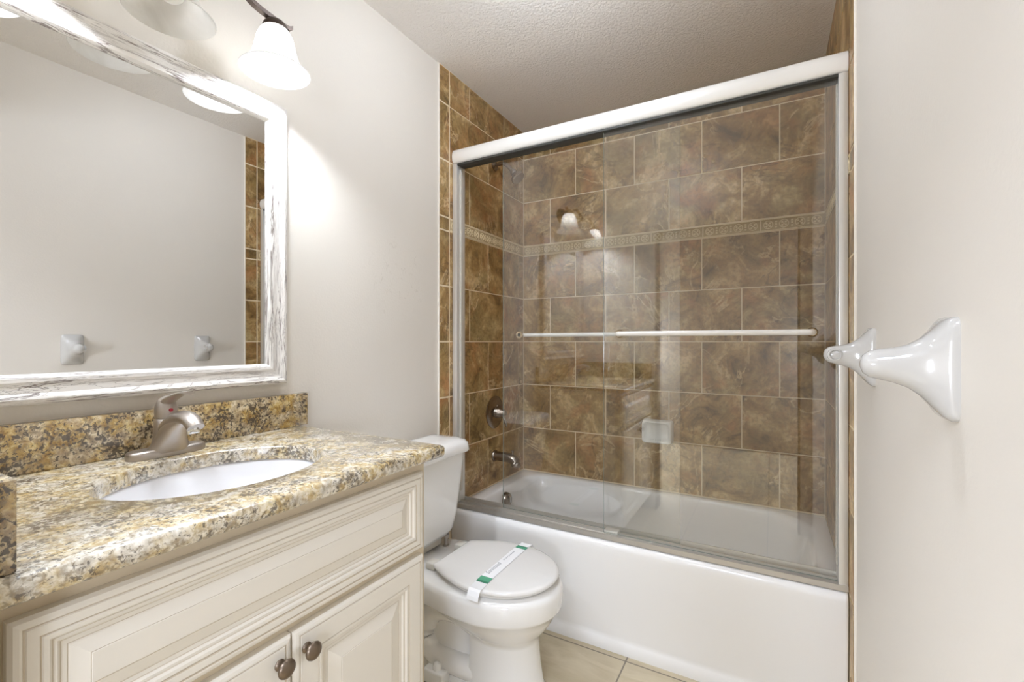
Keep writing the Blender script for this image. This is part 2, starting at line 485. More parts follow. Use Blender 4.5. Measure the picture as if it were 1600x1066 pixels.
def surround(lo, hi, startA, startB, startL, boxer, place, parent, nose=None):
    bm = nbm()
    for z0, z1, isA in ROWS:
        for a, b in cuts(lo, hi, startA if isA else startB, TW):
            boxer(bm, a + G, b - G, z0 + G, z1 - G)
    if nose:
        zs = [0.02, 0.19, RIM] + ZR[1:] + list(ZT[0:])
        for z0, z1 in zip(zs[:-1], zs[1:]): boxer(bm, nose[0] + 0.003, nose[1] - G, z0 + G, z1 - G, 0.003)
    obj('tile_field', bm, 'tile', parent, smooth=False)
    bm = nbm(); rl = nbm()
    for a, b in cuts(lo, hi, startL, 0.254):
        boxer(bm, a + G, b - G, ZB[0] + G, ZB[1] - G)
        zc = (ZB[0] + ZB[1]) / 2
        k0 = 0.0635
        c = a + k0 / 2
        while c < b - 0.02:
            motif(rl, place, c, zc, 0.0195)
            if c + k0 < b:
                for q in (-1, 0, 1):
                    pts = [place(c + k0 / 2 - 0.004, zc + q * 0.012 - 0.004, 0), place(c + k0 / 2 + 0.004, zc + q * 0.012 - 0.004, 0),
                           place(c + k0 / 2 + 0.004, zc + q * 0.012 + 0.004, 0), place(c + k0 / 2 - 0.004, zc + q * 0.012 + 0.004, 0)]
                    top = [place(c + k0 / 2 + sx * 0.003, zc + q * 0.012 + sz * 0.003, 0.0018) for sx, sz in ((-1, -1), (1, -1), (1, 1), (-1, 1))]
                    loft(rl, [pts, top], False, True)
            c += k0
        for e in (ZB[0] + 0.005, ZB[1] - 0.005):
            lo_ = [place(a + 0.003, e - 0.0025, 0), place(b - 0.003, e - 0.0025, 0), place(b - 0.003, e + 0.0025, 0), place(a + 0.003, e + 0.0025, 0)]
            hi_ = [place(a + 0.004, e - 0.0015, 0.0018), place(b - 0.004, e - 0.0015, 0.0018), place(b - 0.004, e + 0.0015, 0.0018), place(a + 0.004, e + 0.0015, 0.0018)]
            loft(rl, [lo_, hi_], False, True)
    bd = obj('border_tile', bm, 'border', parent, smooth=False)
    obj('border_relief', rl, 'relief', bd, smooth=False)

surround(0.0, W, 0.337, 0.179, 0.254,
         lambda bm, a, b, z0, z1, bev=0.0012: box(bm, (a, 0, z0), (b, TT, z1), bev, 1),
         lambda a, z, h: Vector((a, -h, z)), wall_back)
NOSE = (-0.812, -0.735)
surround(NOSE[1], 0.0, -0.398, -0.571, -0.49,
         lambda bm, a, b, z0, z1, bev=0.0012: box(bm, (-TT, a, z0), (0, b, z1), bev, 1),
         lambda a, z, h: Vector((h, a, z)), wall_left, NOSE)
surround(NOSE[1], 0.0, -0.398, -0.571, -0.49,
         lambda bm, a, b, z0, z1, bev=0.0012: box(bm, (W, a, z0), (W + TT, b, z1), bev, 1),
         lambda a, z, h: Vector((W - h, a, z)), wall_right, NOSE)
bm = nbm(); box(bm, (0, 0.0015, RIM - 0.02), (W, 0.008, CZ)); obj('grout_bed', bm, 'grout', wall_back, smooth=False)
for par, x0, x1 in ((wall_left, PX, -0.002), (wall_right, W + 0.002, RX)):     # grout bed and caulk line
    bm = nbm(); box(bm, (x0, NOSE[0] + 0.002, 0.0), (x1, 0.008, CZ)); obj('grout_bed', bm, 'grout', par, smooth=False)
bm = nbm(); box(bm, (PX, NOSE[0] - 0.003, 0.0), (-0.0005, NOSE[0] + 0.0025, CZ), 0.0015); obj('caulk_line', bm, 'caulk', wall_left)
bm = nbm(); box(bm, (W + 0.0005, NOSE[0] - 0.003, 0.0), (RX, NOSE[0] + 0.0025, CZ), 0.0015); obj('caulk_line', bm, 'caulk', wall_right)

# ============================================================ BATHTUB
tub = thing('bathtub', 'long white enamel bathtub with a plain apron behind the sliding glass doors', 'bathtub', (W / 2, TY / 2, 0))
bm = nbm()
NR = 10
def ring(x0, x1, y0, y1, r, z): return [Vector((x, y, z)) for x, y in rrect(x0, x1, y0, y1, r, NR)]
e = 0.0015
rings = []
rings.append(ring(e, W - e, TY + 0.014, -e, 0.004, 0.0))
rings.append(ring(e, W - e, TY + 0.012, -e, 0.004, 0.036))
rings.append(ring(e, W - e, TY + 0.020, -e, 0.004, 0.044))
rings.append(ring(e, W - e, TY + 0.022, -e, 0.004, 0.062))
rings.append(ring(e, W - e, TY + 0.010, -e, 0.006, 0.20))
rings.append(ring(e, W - e, TY + 0.001, -e, 0.008, 0.385))
for k in range(6):
    a = PI / 2 * k / 5
    rr = 0.026 * (1 - math.cos(a))
    rings.append(ring(e, W - e, TY + rr, -e, 0.010, RIM - 0.030 + 0.026 * math.sin(a)))
rings.append(ring(0.004, W - 0.004, TY + 0.05, -0.004, 0.012, RIM - 0.002))
def hole(t, z):  # t grows inwards
    return ring(0.072 + t * 0.6, W - 0.052 - t * 1.35, TY + 0.098 + t * 0.55, -0.04 - t * 0.55, [0.13, 0.2, 0.13, 0.1], z)
rings.append(hole(-0.008, RIM - 0.002))
rings.append(hole(0.004, RIM - 0.006)); rings.append(hole(0.014, RIM - 0.018)); rings.append(hole(0.022, RIM - 0.04))
for z, t in ((0.33, 0.035), (0.25, 0.055), (0.18, 0.078), (0.135, 0.1), (0.112, 0.125), (0.102, 0.16)):
    rings.append(hole(t, z))
loft(bm, rings, False, True)
obj('tub_body', bm, 'tub', tub, 50)
bm = nbm(); lathe(bm, (0.097, -0.365, 0.372), (1, 0, 0.12), [(-0.012, 0.040), (-0.006, 0.040), (0.004, 0.037), (0.010, 0.034), (0.013, 0.026), (0.014, 0.0)], 32)
ov = obj('overflow_plate', bm, 'shower_nickel', tub)
bm = nbm(); box(bm, (0.109, -0.371, 0.362), (0.121, -0.359, 0.395), 0.003); obj('trip_lever', bm, 'chrome', ov)
bm = nbm(); lathe(bm, (0.29, -0.365, 0.101), (0, 0, 1), [(0, 0.035), (0.003, 0.035), (0.006, 0.03), (0.006, 0.0)]); obj('drain', bm, 'chrome', tub)

# ============================================================ SLIDING SHOWER DOORS
sd = thing('sliding_shower_door', 'framed sliding glass shower door set standing on the bathtub rim', 'shower door', (W / 2, -0.685, RIM))
HY0 = -0.70
def extrude_x(bm, prof, x0, x1, n=2):
    rings = [[Vector((x, y, z)) for y, z in prof] for x in (x0, x1)]
    loft(bm, rings)
prof = [(-0.645, 2.050), (-0.645, 2.118)]
for k in range(13):
    a = PI / 2 - PI * k / 12
    prof.append((-0.700 - 0.020 * math.cos(a), 2.084 + 0.034 * math.sin(a)))
bm = nbm(); extrude_x(bm, prof, 0.001, W - 0.001)
hd = obj('header_rail', bm, 'satin', sd, 50)
bm = nbm(); box(bm, (0.012, -0.712, 2.040), (W - 0.012, -0.655, 2.0495), 0.002); obj('header_channel', bm, 'rubber', hd)
bm = nbm()
prof = [(-0.640, RIM - 0.001), (-0.640, RIM + 0.026), (-0.648, RIM + 0.028), (-0.652, RIM + 0.013), (-0.674, RIM + 0.013), (-0.676, RIM + 0.022), (-0.684, RIM + 0.022), (-0.686, RIM + 0.012), (-0.706, RIM + 0.012), (-0.710, RIM + 0.018), (-0.718, RIM + 0.016), (-0.720, RIM - 0.001)]
extrude_x(bm, prof, 0.001, W - 0.001)
bt = obj('bottom_track', bm, 'track', sd, 30)
bm = nbm(); box(bm, (0.735, -0.697, RIM + 0.012), (0.79, -0.66, RIM + 0.026), 0.002); obj('door_guide', bm, 'clear', bt)
for x0, x1 in ((0.001, 0.026), (W - 0.026, W - 0.001)):
    bm = nbm(); box(bm, (x0, -0.716, RIM + 0.016), (x1, -0.648, 2.048), 0.002)
    j = obj('side_jamb', bm, 'alu', sd)
    bm = nbm(); xi = x1 if x0 < 0.5 else x0
    box(bm, (xi - 0.004, -0.69, 0.5), (xi + 0.004, -0.672, 2.03), 0.002); obj('bumper_strip', bm, 'clear', j)
def pane(x0, x1, y, z0, z1):
    bm = nbm(); box(bm, (x0, y - 0.003, z0), (x1, y + 0.003, z1)); bm.normal_update()
    for f in bm.faces: f.material_index = 0 if abs(f.normal.y) > 0.5 else 1      # polished green-grey edges
    return bm
def towel_bar(pn, x0, x1, y, yb, z, r=0.0095):
    out = -1 if yb < y else 1
    pts = [(x0, y, z)]
    k = 6
    for i in range(k + 1):
        a = PI / 2 * i / k; pts.append((x0 + 0.016 * (1 - math.cos(a)), yb - out * 0.016 * (1 - math.sin(a)), z))
    for i in range(k + 1):
        a = PI / 2 * (1 - i / k); pts.append((x1 - 0.016 * (1 - math.cos(a)), yb - out * 0.016 * (1 - math.sin(a)), z))
    pts.append((x1, y, z))
    bm = nbm(); tube(bm, pts, r, 16)
    b = obj('towel_bar', bm, 'satin', pn, 60)
    for x in (x0, x1):
        bm = nbm(); lathe(bm, (x, y, z), (0, out, 0), [(0.0, 0.016), (0.004, 0.016), (0.008, 0.013), (0.02, 0.0115)], 20)
        obj('bar_bracket', bm, 'brass', pn)
zg0, zg1 = RIM + 0.0245, 2.045
pb = obj('glass_pane', pane(0.734, 1.496, -0.697, zg0 - 0.006, zg1), ['glass', 'glass_edge'], sd, smooth=False)
pb['label'] = 'right-hand front glass panel with the longer towel bar'
pa = obj('glass_pane', pane(0.250, 1.018, -0.664, zg0 - 0.006, zg1), ['glass', 'glass_edge'], sd, smooth=False)
pa['label'] = 'left-hand rear glass panel'
towel_bar(pb, 0.800, 1.430, -0.7005, -0.738, 1.239)
towel_bar(pa, 0.330, 0.960, -0.6605, -0.625, 1.239, 0.008)
# ============================================================ SHOWER FITTINGS
FY = -0.335
t = thing('showerhead', 'small brushed nickel shower head on a bent arm high on the left tile', 'shower head', (0, FY, 2.17))
bm = nbm(); lathe(bm, (0.0, FY, 2.17), (1, 0, 0), [(0, 0.03), (0.004, 0.03), (0.010, 0.022), (0.014, 0.012)], 28); obj('wall_flange', bm, 'shower_nickel', t)
bm = nbm(); tube(bm, smooth_path([(0.005, FY, 2.17), (0.05, FY, 2.172), (0.085, FY, 2.15), (0.112, FY, 2.118)], 6), 0.0105, 14); obj('shower_arm', bm, 'shower_nickel', t, 60)
bm = nbm(); lathe(bm, (0.112, FY, 2.118), (0.62, 0, -0.78), [(-0.008, 0.012), (0.004, 0.017), (0.014, 0.019), (0.02, 0.016), (0.028, 0.021), (0.044, 0.036), (0.056, 0.038), (0.060, 0.034), (0.060, 0.0)], 32); obj('spray_head', bm, 'shower_nickel', t)

t = thing('shower_valve', 'round brushed nickel shower valve on the left tile above the spout', 'valve', (0, FY, 0.825))
bm = nbm(); lathe(bm, (0, FY, 0.825), (1, 0, 0), [(0, 0.088), (0.004, 0.088), (0.010, 0.080), (0.014, 0.05), (0.016, 0.03)], 48); obj('escutcheon', bm, 'shower_nickel', t)
bm = nbm(); lathe(bm, (0.012, FY, 0.825), (1, 0, 0), [(0, 0.034), (0.012, 0.030), (0.026, 0.027), (0.034, 0.020), (0.05, 0.018), (0.058, 0.013), (0.058, 0.0)], 28); h = obj('valve_handle', bm, 'shower_nickel', t)
bm = nbm(); tube(bm, [(0.05, FY, 0.825), (0.062, FY, 0.80), (0.070, FY, 0.768), (0.074, FY, 0.752)], [0.012, 0.011, 0.009, 0.006], 12, ry=[0.010, 0.008, 0.006, 0.004]); obj('lever', bm, 'shower_nickel', h, 60)
bm = nbm(); lathe(bm, (0.012, FY + 0.012, 0.858), (1, 0, 0), [(0, 0.010), (0.006, 0.010), (0.009, 0.006), (0.009, 0.0)], 16); obj('diverter_button', bm, 'shower_nickel', t)

t = thing('tub_spout', 'brushed nickel tub spout on the left tile just above the bathtub', 'spout', (0, FY, 0.588))
bm = nbm(); lathe(bm, (0, FY, 0.588), (1, 0, 0), [(0, 0.031), (0.004, 0.031), (0.010, 0.028)], 28); obj('wall_flange', bm, 'shower_nickel', t)
bm = nbm(); tube(bm, smooth_path([(0.004, FY, 0.588), (0.05, FY, 0.588), (0.095, FY, 0.586), (0.122, FY, 0.576), (0.132, FY, 0.556), (0.132, FY, 0.546)], 5), 0.0255, 20); obj('spout_body', bm, 'shower_nickel', t, 60)
bm = nbm(); lathe(bm, (0.112, FY, 0.606), (0, 0, 1), [(0, 0.006), (0.012, 0.006), (0.014, 0.009), (0.022, 0.009), (0.022, 0.0)], 14); obj('diverter_knob', bm, 'shower_nickel', t)

# soap dish on the back wall
t = thing('soap_dish', 'white ceramic soap dish fixed to the back tile below the towel bars', 'soap dish', (0.798, 0, 0.74))
bm = nbm()
def dring(hw, hh, y, r, dz=0, n=8): return [Vector((0.798 + x, y, 0.742 + dz + z)) for x, z in rrect(-hw, hw, -hh, hh, r, n)]
loft(bm, [dring(0.078, 0.060, 0.0, 0.012), dring(0.078, 0.060, -0.012, 0.012), dring(0.075, 0.057, -0.034, 0.016), dring(0.073, 0.056, -0.046, 0.018, -0.001), dring(0.070, 0.053, -0.0495, 0.018, -0.001),
          dring(0.066, 0.049, -0.0495, 0.017, -0.001), dring(0.063, 0.046, -0.045, 0.016), dring(0.060, 0.041, -0.026, 0.016, 0.003), dring(0.056, 0.034, -0.018, 0.016, 0.006), dring(0.046, 0.022, -0.016, 0.014, 0.010)])
obj('dish_body', bm, 'dish', t, 50)
bm = nbm()
for k in range(6): box(bm, (0.798 - 0.03 + k * 0.012 - 0.0025, -0.0475, 0.6985), (0.798 - 0.03 + k * 0.012 + 0.0025, -0.030, 0.703), 0.0015)
obj('drain_rib', bm, 'dish', t)

# ============================================================ TOILET
toi = thing('toilet', 'white two-piece toilet between the vanity and the bathtub', 'toilet', (0.35, TOI_Y, 0))
NB = 48
def outline(tab, z, n=NB):
    """tab: list of (x, half width) from back to front -> closed ring at height z"""
    xs = [a for a, _ in tab]; hw = [b for _, b in tab]
    def h(x):
        for i in range(len(xs) - 1):
            if xs[i] <= x <= xs[i + 1]:
                u = (x - xs[i]) / (xs[i + 1] - xs[i]); return hw[i] + (hw[i + 1] - hw[i]) * u
        return hw[-1]
    half = []
    for k in range(n // 2 + 1):
        a = PI * k / (n // 2)
        x = xs[0] + (xs[-1] - xs[0]) * (1 - math.cos(a)) / 2
        half.append((x, h(x)))
    pts = [Vector((x, TOI_Y - w, z)) for x, w in half] + [Vector((x, TOI_Y + w, z)) for x, w in reversed(half[1:-1])]
    return pts
def egg(xb, xf, w, xw, wb, m=24):
    """egg outline table: back half-width wb at xb, widest w at xw, rounded front at xf"""
    tab = []
    for k in range(m + 1):
        x = xb + (xw - xb) * k / m; u = (x - xb) / (xw - xb)
        tab.append((x, wb + (w - wb) * math.sin(u * PI / 2) ** 0.9))
    for k in range(1, m + 1):
        a = PI / 2 * k / m
        tab.append((xw + (xf - xw) * math.sin(a), w * math.cos(a)))
    tab[-1] = (xf, 0.004)
    return tab
bm = nbm()
rings = [outline(egg(0.395, 0.655, 0.110, 0.50, 0.090), 0.0), outline(egg(0.395, 0.655, 0.110, 0.50, 0.090), 0.014),
         outline(egg(0.400, 0.640, 0.104, 0.50, 0.088), 0.035), outline(egg(0.405, 0.628, 0.100, 0.50, 0.086), 0.11),
         outline(egg(0.405, 0.622, 0.098, 0.50, 0.084), 0.185), outline(egg(0.395, 0.626, 0.104, 0.50, 0.080), 0.203),
         outline(egg(0.340, 0.640, 0.124, 0.49, 0.078), 0.222), outline(egg(0.270, 0.660, 0.148, 0.48, 0.080), 0.248),
         outline(egg(0.180, 0.678, 0.170, 0.47, 0.086), 0.276), outline(egg(0.090, 0.692, 0.186, 0.465, 0.098), 0.303),
         outline(egg(0.036, 0.700, 0.193, 0.46, 0.115), 0.309), outline(egg(0.030, 0.703, 0.195, 0.46, 0.12), 0.316),
         outline(egg(0.03, 0.704, 0.195, 0.46, 0.12), 0.365), outline(egg(0.033, 0.700, 0.192, 0.46, 0.118), 0.380),
         outline(egg(0.04, 0.690, 0.182, 0.46, 0.112), 0.386)]
loft(bm, rings)
loft(bm, [outline(egg(0.06, 0.46, 0.098, 0.26, 0.075), 0.0), outline(egg(0.06, 0.46, 0.098, 0.26, 0.075), 0.016), outline(egg(0.08, 0.45, 0.072, 0.26, 0.06), 0.045),
          outline(egg(0.08, 0.44, 0.062, 0.26, 0.055), 0.20), outline(egg(0.06, 0.44, 0.075, 0.24, 0.07), 0.30), outline(egg(0.05, 0.44, 0.08, 0.24, 0.075), 0.33)])
# trapway bulging from both sides of the foot
for s in (-1, 1):
    pth = smooth_path([(0.44, TOI_Y + s * 0.045, 0.20), (0.34, TOI_Y + s * 0.062, 0.245), (0.24, TOI_Y + s * 0.066, 0.225), (0.19, TOI_Y + s * 0.066, 0.14), (0.235, TOI_Y + s * 0.066, 0.075), (0.33, TOI_Y + s * 0.062, 0.06), (0.43, TOI_Y + s * 0.05, 0.055)], 6)
    tube(bm, pth, 0.042, 16)
obj('bowl', bm, 'porcelain', toi, 60)
for s in (-1, 1):
    bm = nbm(); box(bm, (0.235, TOI_Y + s * 0.112 - 0.022, 0.0), (0.325, TOI_Y + s * 0.112 + 0.022, 0.05), 0.008, 3); obj('foot_flange', bm, 'porcelain', toi)
    bm = nbm(); lathe(bm, (0.285, TOI_Y + s * 0.112, 0.05), (0, 0, 1), [(0, 0.016), (0.012, 0.0155), (0.022, 0.011), (0.026, 0.0)], 20); obj('bolt_cap', bm, 'porcelain', toi)
# tank: D-shaped plan that tapers downwards
def tank_ring(x0, x1, hw, r, z, n=8): return [Vector((x, TOI_Y + y, z)) for x, y in rrect(x0, x1, -hw, hw, [r, r, 0.02, 0.02], n)]
bm = nbm()
rings = [tank_ring(0.045, 0.150, 0.105, 0.05, 0.424), tank_ring(0.032, 0.176, 0.135, 0.06, 0.430), tank_ring(0.028, 0.186, 0.152, 0.06, 0.45),
         tank_ring(0.024, 0.194, 0.168, 0.058, 0.52), tank_ring(0.020, 0.202, 0.184, 0.055, 0.65), tank_ring(0.016, 0.208, 0.194, 0.052, 0.762)]
loft(bm, rings)
tank = obj('tank', bm, 'porcelain', toi, 60)
bm = nbm()
rings = [tank_ring(0.012, 0.210, 0.196, 0.05, 0.757), tank_ring(0.008, 0.224, 0.206, 0.055, 0.757), tank_ring(0.007, 0.227, 0.208, 0.055, 0.764), tank_ring(0.008, 0.222, 0.205, 0.055, 0.790),
         tank_ring(0.014, 0.212, 0.198, 0.055, 0.800), tank_ring(0.03, 0.19, 0.18, 0.05, 0.806), tank_ring(0.06, 0.15, 0.12, 0.04, 0.809)]
loft(bm, rings); obj('tank_lid', bm, 'porcelain', toi, 60)
bm = nbm(); box(bm, (0.06, TOI_Y - 0.09, 0.386), (0.15, TOI_Y + 0.09, 0.426), 0.01); obj('tank_gasket', bm, 'clear', toi)
for s in (-1, 1):
    bm = nbm(); lathe(bm, (0.172, TOI_Y + s * 0.085, 0.384), (0, 0, 1), [(0, 0.014), (0.006, 0.014), (0.007, 0.007), (0.034, 0.007), (0.035, 0.013), (0.048, 0.013)], 16); obj('tank_bolt', bm, 'nickel', toi)
# seat and lid
LID = egg(0.268, 0.690, 0.182, 0.475, 0.112)
def inset(tab, d):
    x0, x1 = tab[0][0], tab[-1][0]; c = (x0 + x1) / 2; k = 1 - d / ((x1 - x0) / 2)
    return [(c + (x - c) * k, max(w - d, 0.004) if i < len(tab) - 1 else 0.004) for i, (x, w) in enumerate(tab)]
bm = nbm()
SEAT = inset(LID, 0.014)
HOLE = inset(LID, 0.075)
loft(bm, [outline(HOLE, 0.389), outline(inset(SEAT, 0.004), 0.388), outline(SEAT, 0.392), outline(SEAT, 0.399), outline(inset(SEAT, 0.006), 0.403), outline(HOLE, 0.403), outline(HOLE, 0.389)], False, False)
obj('seat', bm, 'seat', toi, 50)
bm = nbm()
loft(bm, [outline(inset(LID, 0.004), 0.4045), outline(LID, 0.408), outline(LID, 0.414), outline(inset(LID, 0.003), 0.4185), outline(inset(LID, 0.010), 0.4212), outline(inset(LID, 0.035), 0.4238), outline(inset(LID, 0.08), 0.4255)])
obj('seat_lid', bm, 'seat', toi, 50)
for s in (-1, 1):
    bm = nbm(); box(bm, (0.226, TOI_Y + s * 0.085 - 0.022, 0.386), (0.268, TOI_Y + s * 0.085 + 0.022, 0.412), 0.006); obj('seat_hinge', bm, 'clear', toi)

# paper strip wrapped over the lid
SX = 0.492; SW = 0.022
def lidz(y): d = abs(y - TOI_Y); return 0.4262 if d < 0.105 else 0.4262 - (d - 0.105) / 0.075 * 0.0042 if d < 0.18 else 0.4225
strip = thing('paper_strip', 'white paper hygiene strip with green ends across the closed toilet lid', 'paper strip', (SX, TOI_Y, 0.4262))
bm = nbm()
path = [(-0.2035, 0.393), (-0.2000, 0.404), (-0.192, 0.417), (-0.185, 0.4225)] + [(-0.175 + 0.025 * i, None) for i in range(15)] + [(0.184, 0.4225), (0.192, 0.417), (0.196, 0.409)]
top = []; 
for dy, z in path:
    zz = lidz(TOI_Y + dy) + 0.0012 if z is None else z + 0.0012
    top.append((TOI_Y + dy, zz))
skew = lambda y: SX + (y - TOI_Y) * -0.02
rings = []
for y, z in top:
    x = skew(y)
    rings.append([Vector((x - SW, y, z)), Vector((x + SW, y, z)), Vector((x + SW, y, z + 0.0004)), Vector((x - SW, y, z + 0.0004))])
loft(bm, rings)
obj('paper_band', bm, 'paper', strip, smooth=False)
for y0, y1, mt in ((-0.140, -0.112, 'green'), (-0.146, -0.137, 'greendark'), (0.128, 0.150, 'green'), (0.144, 0.152, 'greendark')):
    bm = nbm(); n = 6; rr = []
    for k in range(n + 1):
        y = TOI_Y + y0 + (y1 - y0) * k / n; z = lidz(y) + (0.0019 if mt == 'green' else 0.0022) 
        x = skew(y); rr.append([Vector((x - SW, y, z)), Vector((x + SW, y, z)), Vector((x + SW, y, z + 0.0003)), Vector((x - SW, y, z + 0.0003))])
    loft(bm, rr); obj('printed_block', bm, mt, strip, smooth=False)
bm = text_mesh('Sanitized', 0.024, 0.3)
for v in bm.verts: v.co = Vector((SX - 0.010 - v.co.y, TOI_Y - 0.052 + v.co.x, 0.4283 + v.co.z))
obj('lettering', bm, 'ink', strip, smooth=False)
bm = text_mesh('for your protection', 0.010, 0.3)
for v in bm.verts: v.co = Vector((SX - 0.010 - v.co.y, TOI_Y + 0.055 + v.co.x, 0.4283 + v.co.z))
obj('lettering', bm, 'ink', strip, smooth=False)

# ============================================================ VANITY
VY0, VY1 = FRONT + 0.003, -1.555
van = thing('vanity_cabinet', 'antique white vanity cabinet with raised panels under the granite countertop', 'cabinet', (0.27, (VY0 + VY1) / 2, 0))
bm = nbm()
CB = CT - 0.032
box(bm, (0.002, VY0, 0.10), (0.5178, VY0 + 0.018, CB)); box(bm, (0.002, VY1 - 0.018, 0.10), (0.5178, VY1, CB)); box(bm, (0.002, VY0 + 0.0181, 0.101), (0.517, VY1 - 0.0181, 0.118)); box(bm, (0.002, VY0 + 0.0181, 0.1181), (0.012, VY1 - 0.0181, CB))
box(bm, (0.03, VY0 + 0.01, 0.0), (0.475, VY1 - 0.01, 0.0999))
obj('carcass', bm, 'cabinet', van, smooth=False)
bm = nbm()
box(bm, (0.518, VY0, 0.1), (0.541, VY0 + 0.04, CB)); box(bm, (0.518, VY1 - 0.04, 0.1), (0.541, VY1, CB))
for z0, z1 in ((CB - 0.045, CB), (0.665, 0.70), (0.1, 0.125)): box(bm, (0.518, VY0 + 0.04, z0), (0.541, VY1 - 0.04, z1))
box(bm, (0.518, -1.96, 0.125), (0.541, -1.915, 0.665))
obj('face_frame', bm, 'cabinet_in', van, smooth=False)
def panel(y0, y1, z0, z1, x0, prof):
    """raised panel facing +x; prof: (inset, height, material of the band that ends here)"""
    bm = nbm(); rings = []; mats = []
    for i, h, m in prof:
        rings.append([Vector((x0 + h, y0 + i, z0 + i)), Vector((x0 + h, y1 - i, z0 + i)), Vector((x0 + h, y1 - i, z1 - i)), Vector((x0 + h, y0 + i, z1 - i))])
        mats.append(m)
    loft(bm, rings, True, True, mats=mats[1:] + [0]); return bm
FX = 0.5415
def prof_for(b, c):
    return [(0, 0, 0), (0, 0.013, 0), (0.004, 0.018, 0), (0.009, 0.0195, 0), (0.0115, 0.0195, 0), (0.0125, 0.0178, 1), (0.0138, 0.0178, 1), (0.015, 0.0195, 0),
            (b, 0.0195, 0), (b + 0.0012, 0.0175, 1), (b + 0.0024, 0.0175, 1), (b + 0.004, 0.0190, 0), (b + 0.009, 0.0185, 0), (b + 0.012, 0.0150, 0), (b + 0.0132, 0.0138, 1), (b + 0.017, 0.0142, 0),
            (b + 0.020, 0.0110, 0), (b + 0.0212, 0.0100, 1), (b + 0.027, 0.0100, 0), (b + 0.0282, 0.0095, 1), (b + 0.030, 0.0105, 0), (b + c, 0.0165, 0), (b + c + 0.001, 0.0160, 1), (b + c + 0.002, 0.0170, 0)]
bm = panel(VY0 + 0.012, VY1 - 0.022, 0.695, CB - 0.026, FX, prof_for(0.026, 0.048))
obj('drawer_front', bm, ['cabinet', 'glaze'], van, smooth=False)
YM = -1.937
for y0, y1, ky in ((VY0 + 0.012, YM - 0.0015, YM - 0.027), (YM + 0.0015, VY1 - 0.022, YM + 0.027)):
    bm = panel(y0, y1, 0.112, 0.678, FX, prof_for(0.052, 0.056))
    d = obj('door', bm, ['cabinet', 'glaze'], van, smooth=False)
    bm = nbm(); lathe(bm, (FX + 0.019, ky, 0.638), (1, 0, 0), [(0, 0.0095), (0.002, 0.0098), (0.004, 0.0085), (0.006, 0.0055), (0.014, 0.0055), (0.017, 0.009), (0.0185, 0.0155), (0.021, 0.0165), (0.024, 0.0155), (0.027, 0.011), (0.0285, 0.005), (0.0288, 0.0)], 28)
    obj('knob', bm, 'knob', d)

# ---- countertop with an oval cut-out
CY0, CY1, CXF = FRONT + 0.003, -1.522, 0.582
bm = nbm()
SCX, SCY, SA, SB = 0.305, -1.925, 0.165, 0.208
n = 64
el = [(SCX + SA * math.cos(2 * PI * k / n), SCY + SB * math.sin(2 * PI * k / n)) for k in range(n)]
def to_rect(cx, cy, x0, x1, y0, y1, r):
    """point on the rounded slab edge in the direction of each ellipse point"""
    out = []
    for k in range(n):
        a = 2 * PI * k / n; dx, dy = math.cos(a) * SA, math.sin(a) * SB
        ts = []
        if dx > 1e-9: ts.append((x1 - cx) / dx)
        if dx < -1e-9: ts.append((x0 - cx) / dx)
        if dy > 1e-9: ts.append((y1 - cy) / dy)
        if dy < -1e-9: ts.append((y0 - cy) / dy)
        t_ = min(q for q in ts if q > 0); out.append([cx + dx * t_, cy + dy * t_])
    for (px, py) in ((x0, y0), (x0, y1), (x1, y0), (x1, y1)):
        j = min(range(n), key=lambda q: (out[q][0] - px) ** 2 + (out[q][1] - py) ** 2); out[j] = [px, py]
    return out
def slab_ring(i, z): return [Vector((x, y, z)) for x, y in to_rect(SCX, SCY, -0.006 + 0 * i, CXF - i, CY0, CY1 - i, 0)]
def el_ring(d, z): return [Vector((SCX + (SA + d) * math.cos(2 * PI * k / n), SCY + (SB + d) * math.sin(2 * PI * k / n), z)) for k in range(n)]
zt, zb = CT, CT - 0.032
rings = [el_ring(0, zb), el_ring(0, zt - 0.005), el_ring(0.0015, zt - 0.0015), el_ring(0.005, zt), slab_ring(0.008, zt), slab_ring(0.003, zt - 0.0025), slab_ring(0, zt - 0.008), slab_ring(0, zb + 0.008), slab_ring(0.003, zb + 0.0025), slab_ring(0.008, zb), el_ring(0, zb)]
loft(bm, rings, False, False)
tag(obj('countertop', bm, 'granite', None, 50), 'speckled golden granite countertop on the vanity, paled for reflected glare, with an oval sink cut-out', 'countertop')
bm = nbm(); box(bm, (-0.007, FRONT + 0.003, CT + 0.0005), (0.018, -1.505, CT + 0.102), 0.0025)
tag(obj('backsplash', bm, 'granite_gold'), 'long golden granite backsplash strip standing against the left wall below the mirror', 'backsplash')
bm = nbm(); box(bm, (0.019, FRONT + 0.003, CT + 0.0005), (0.563, FRONT + 0.022, CT + 0.108), 0.0025)
tag(obj('side_splash', bm, 'granite_gold'), 'short golden granite side splash at the left end of the countertop', 'side splash')

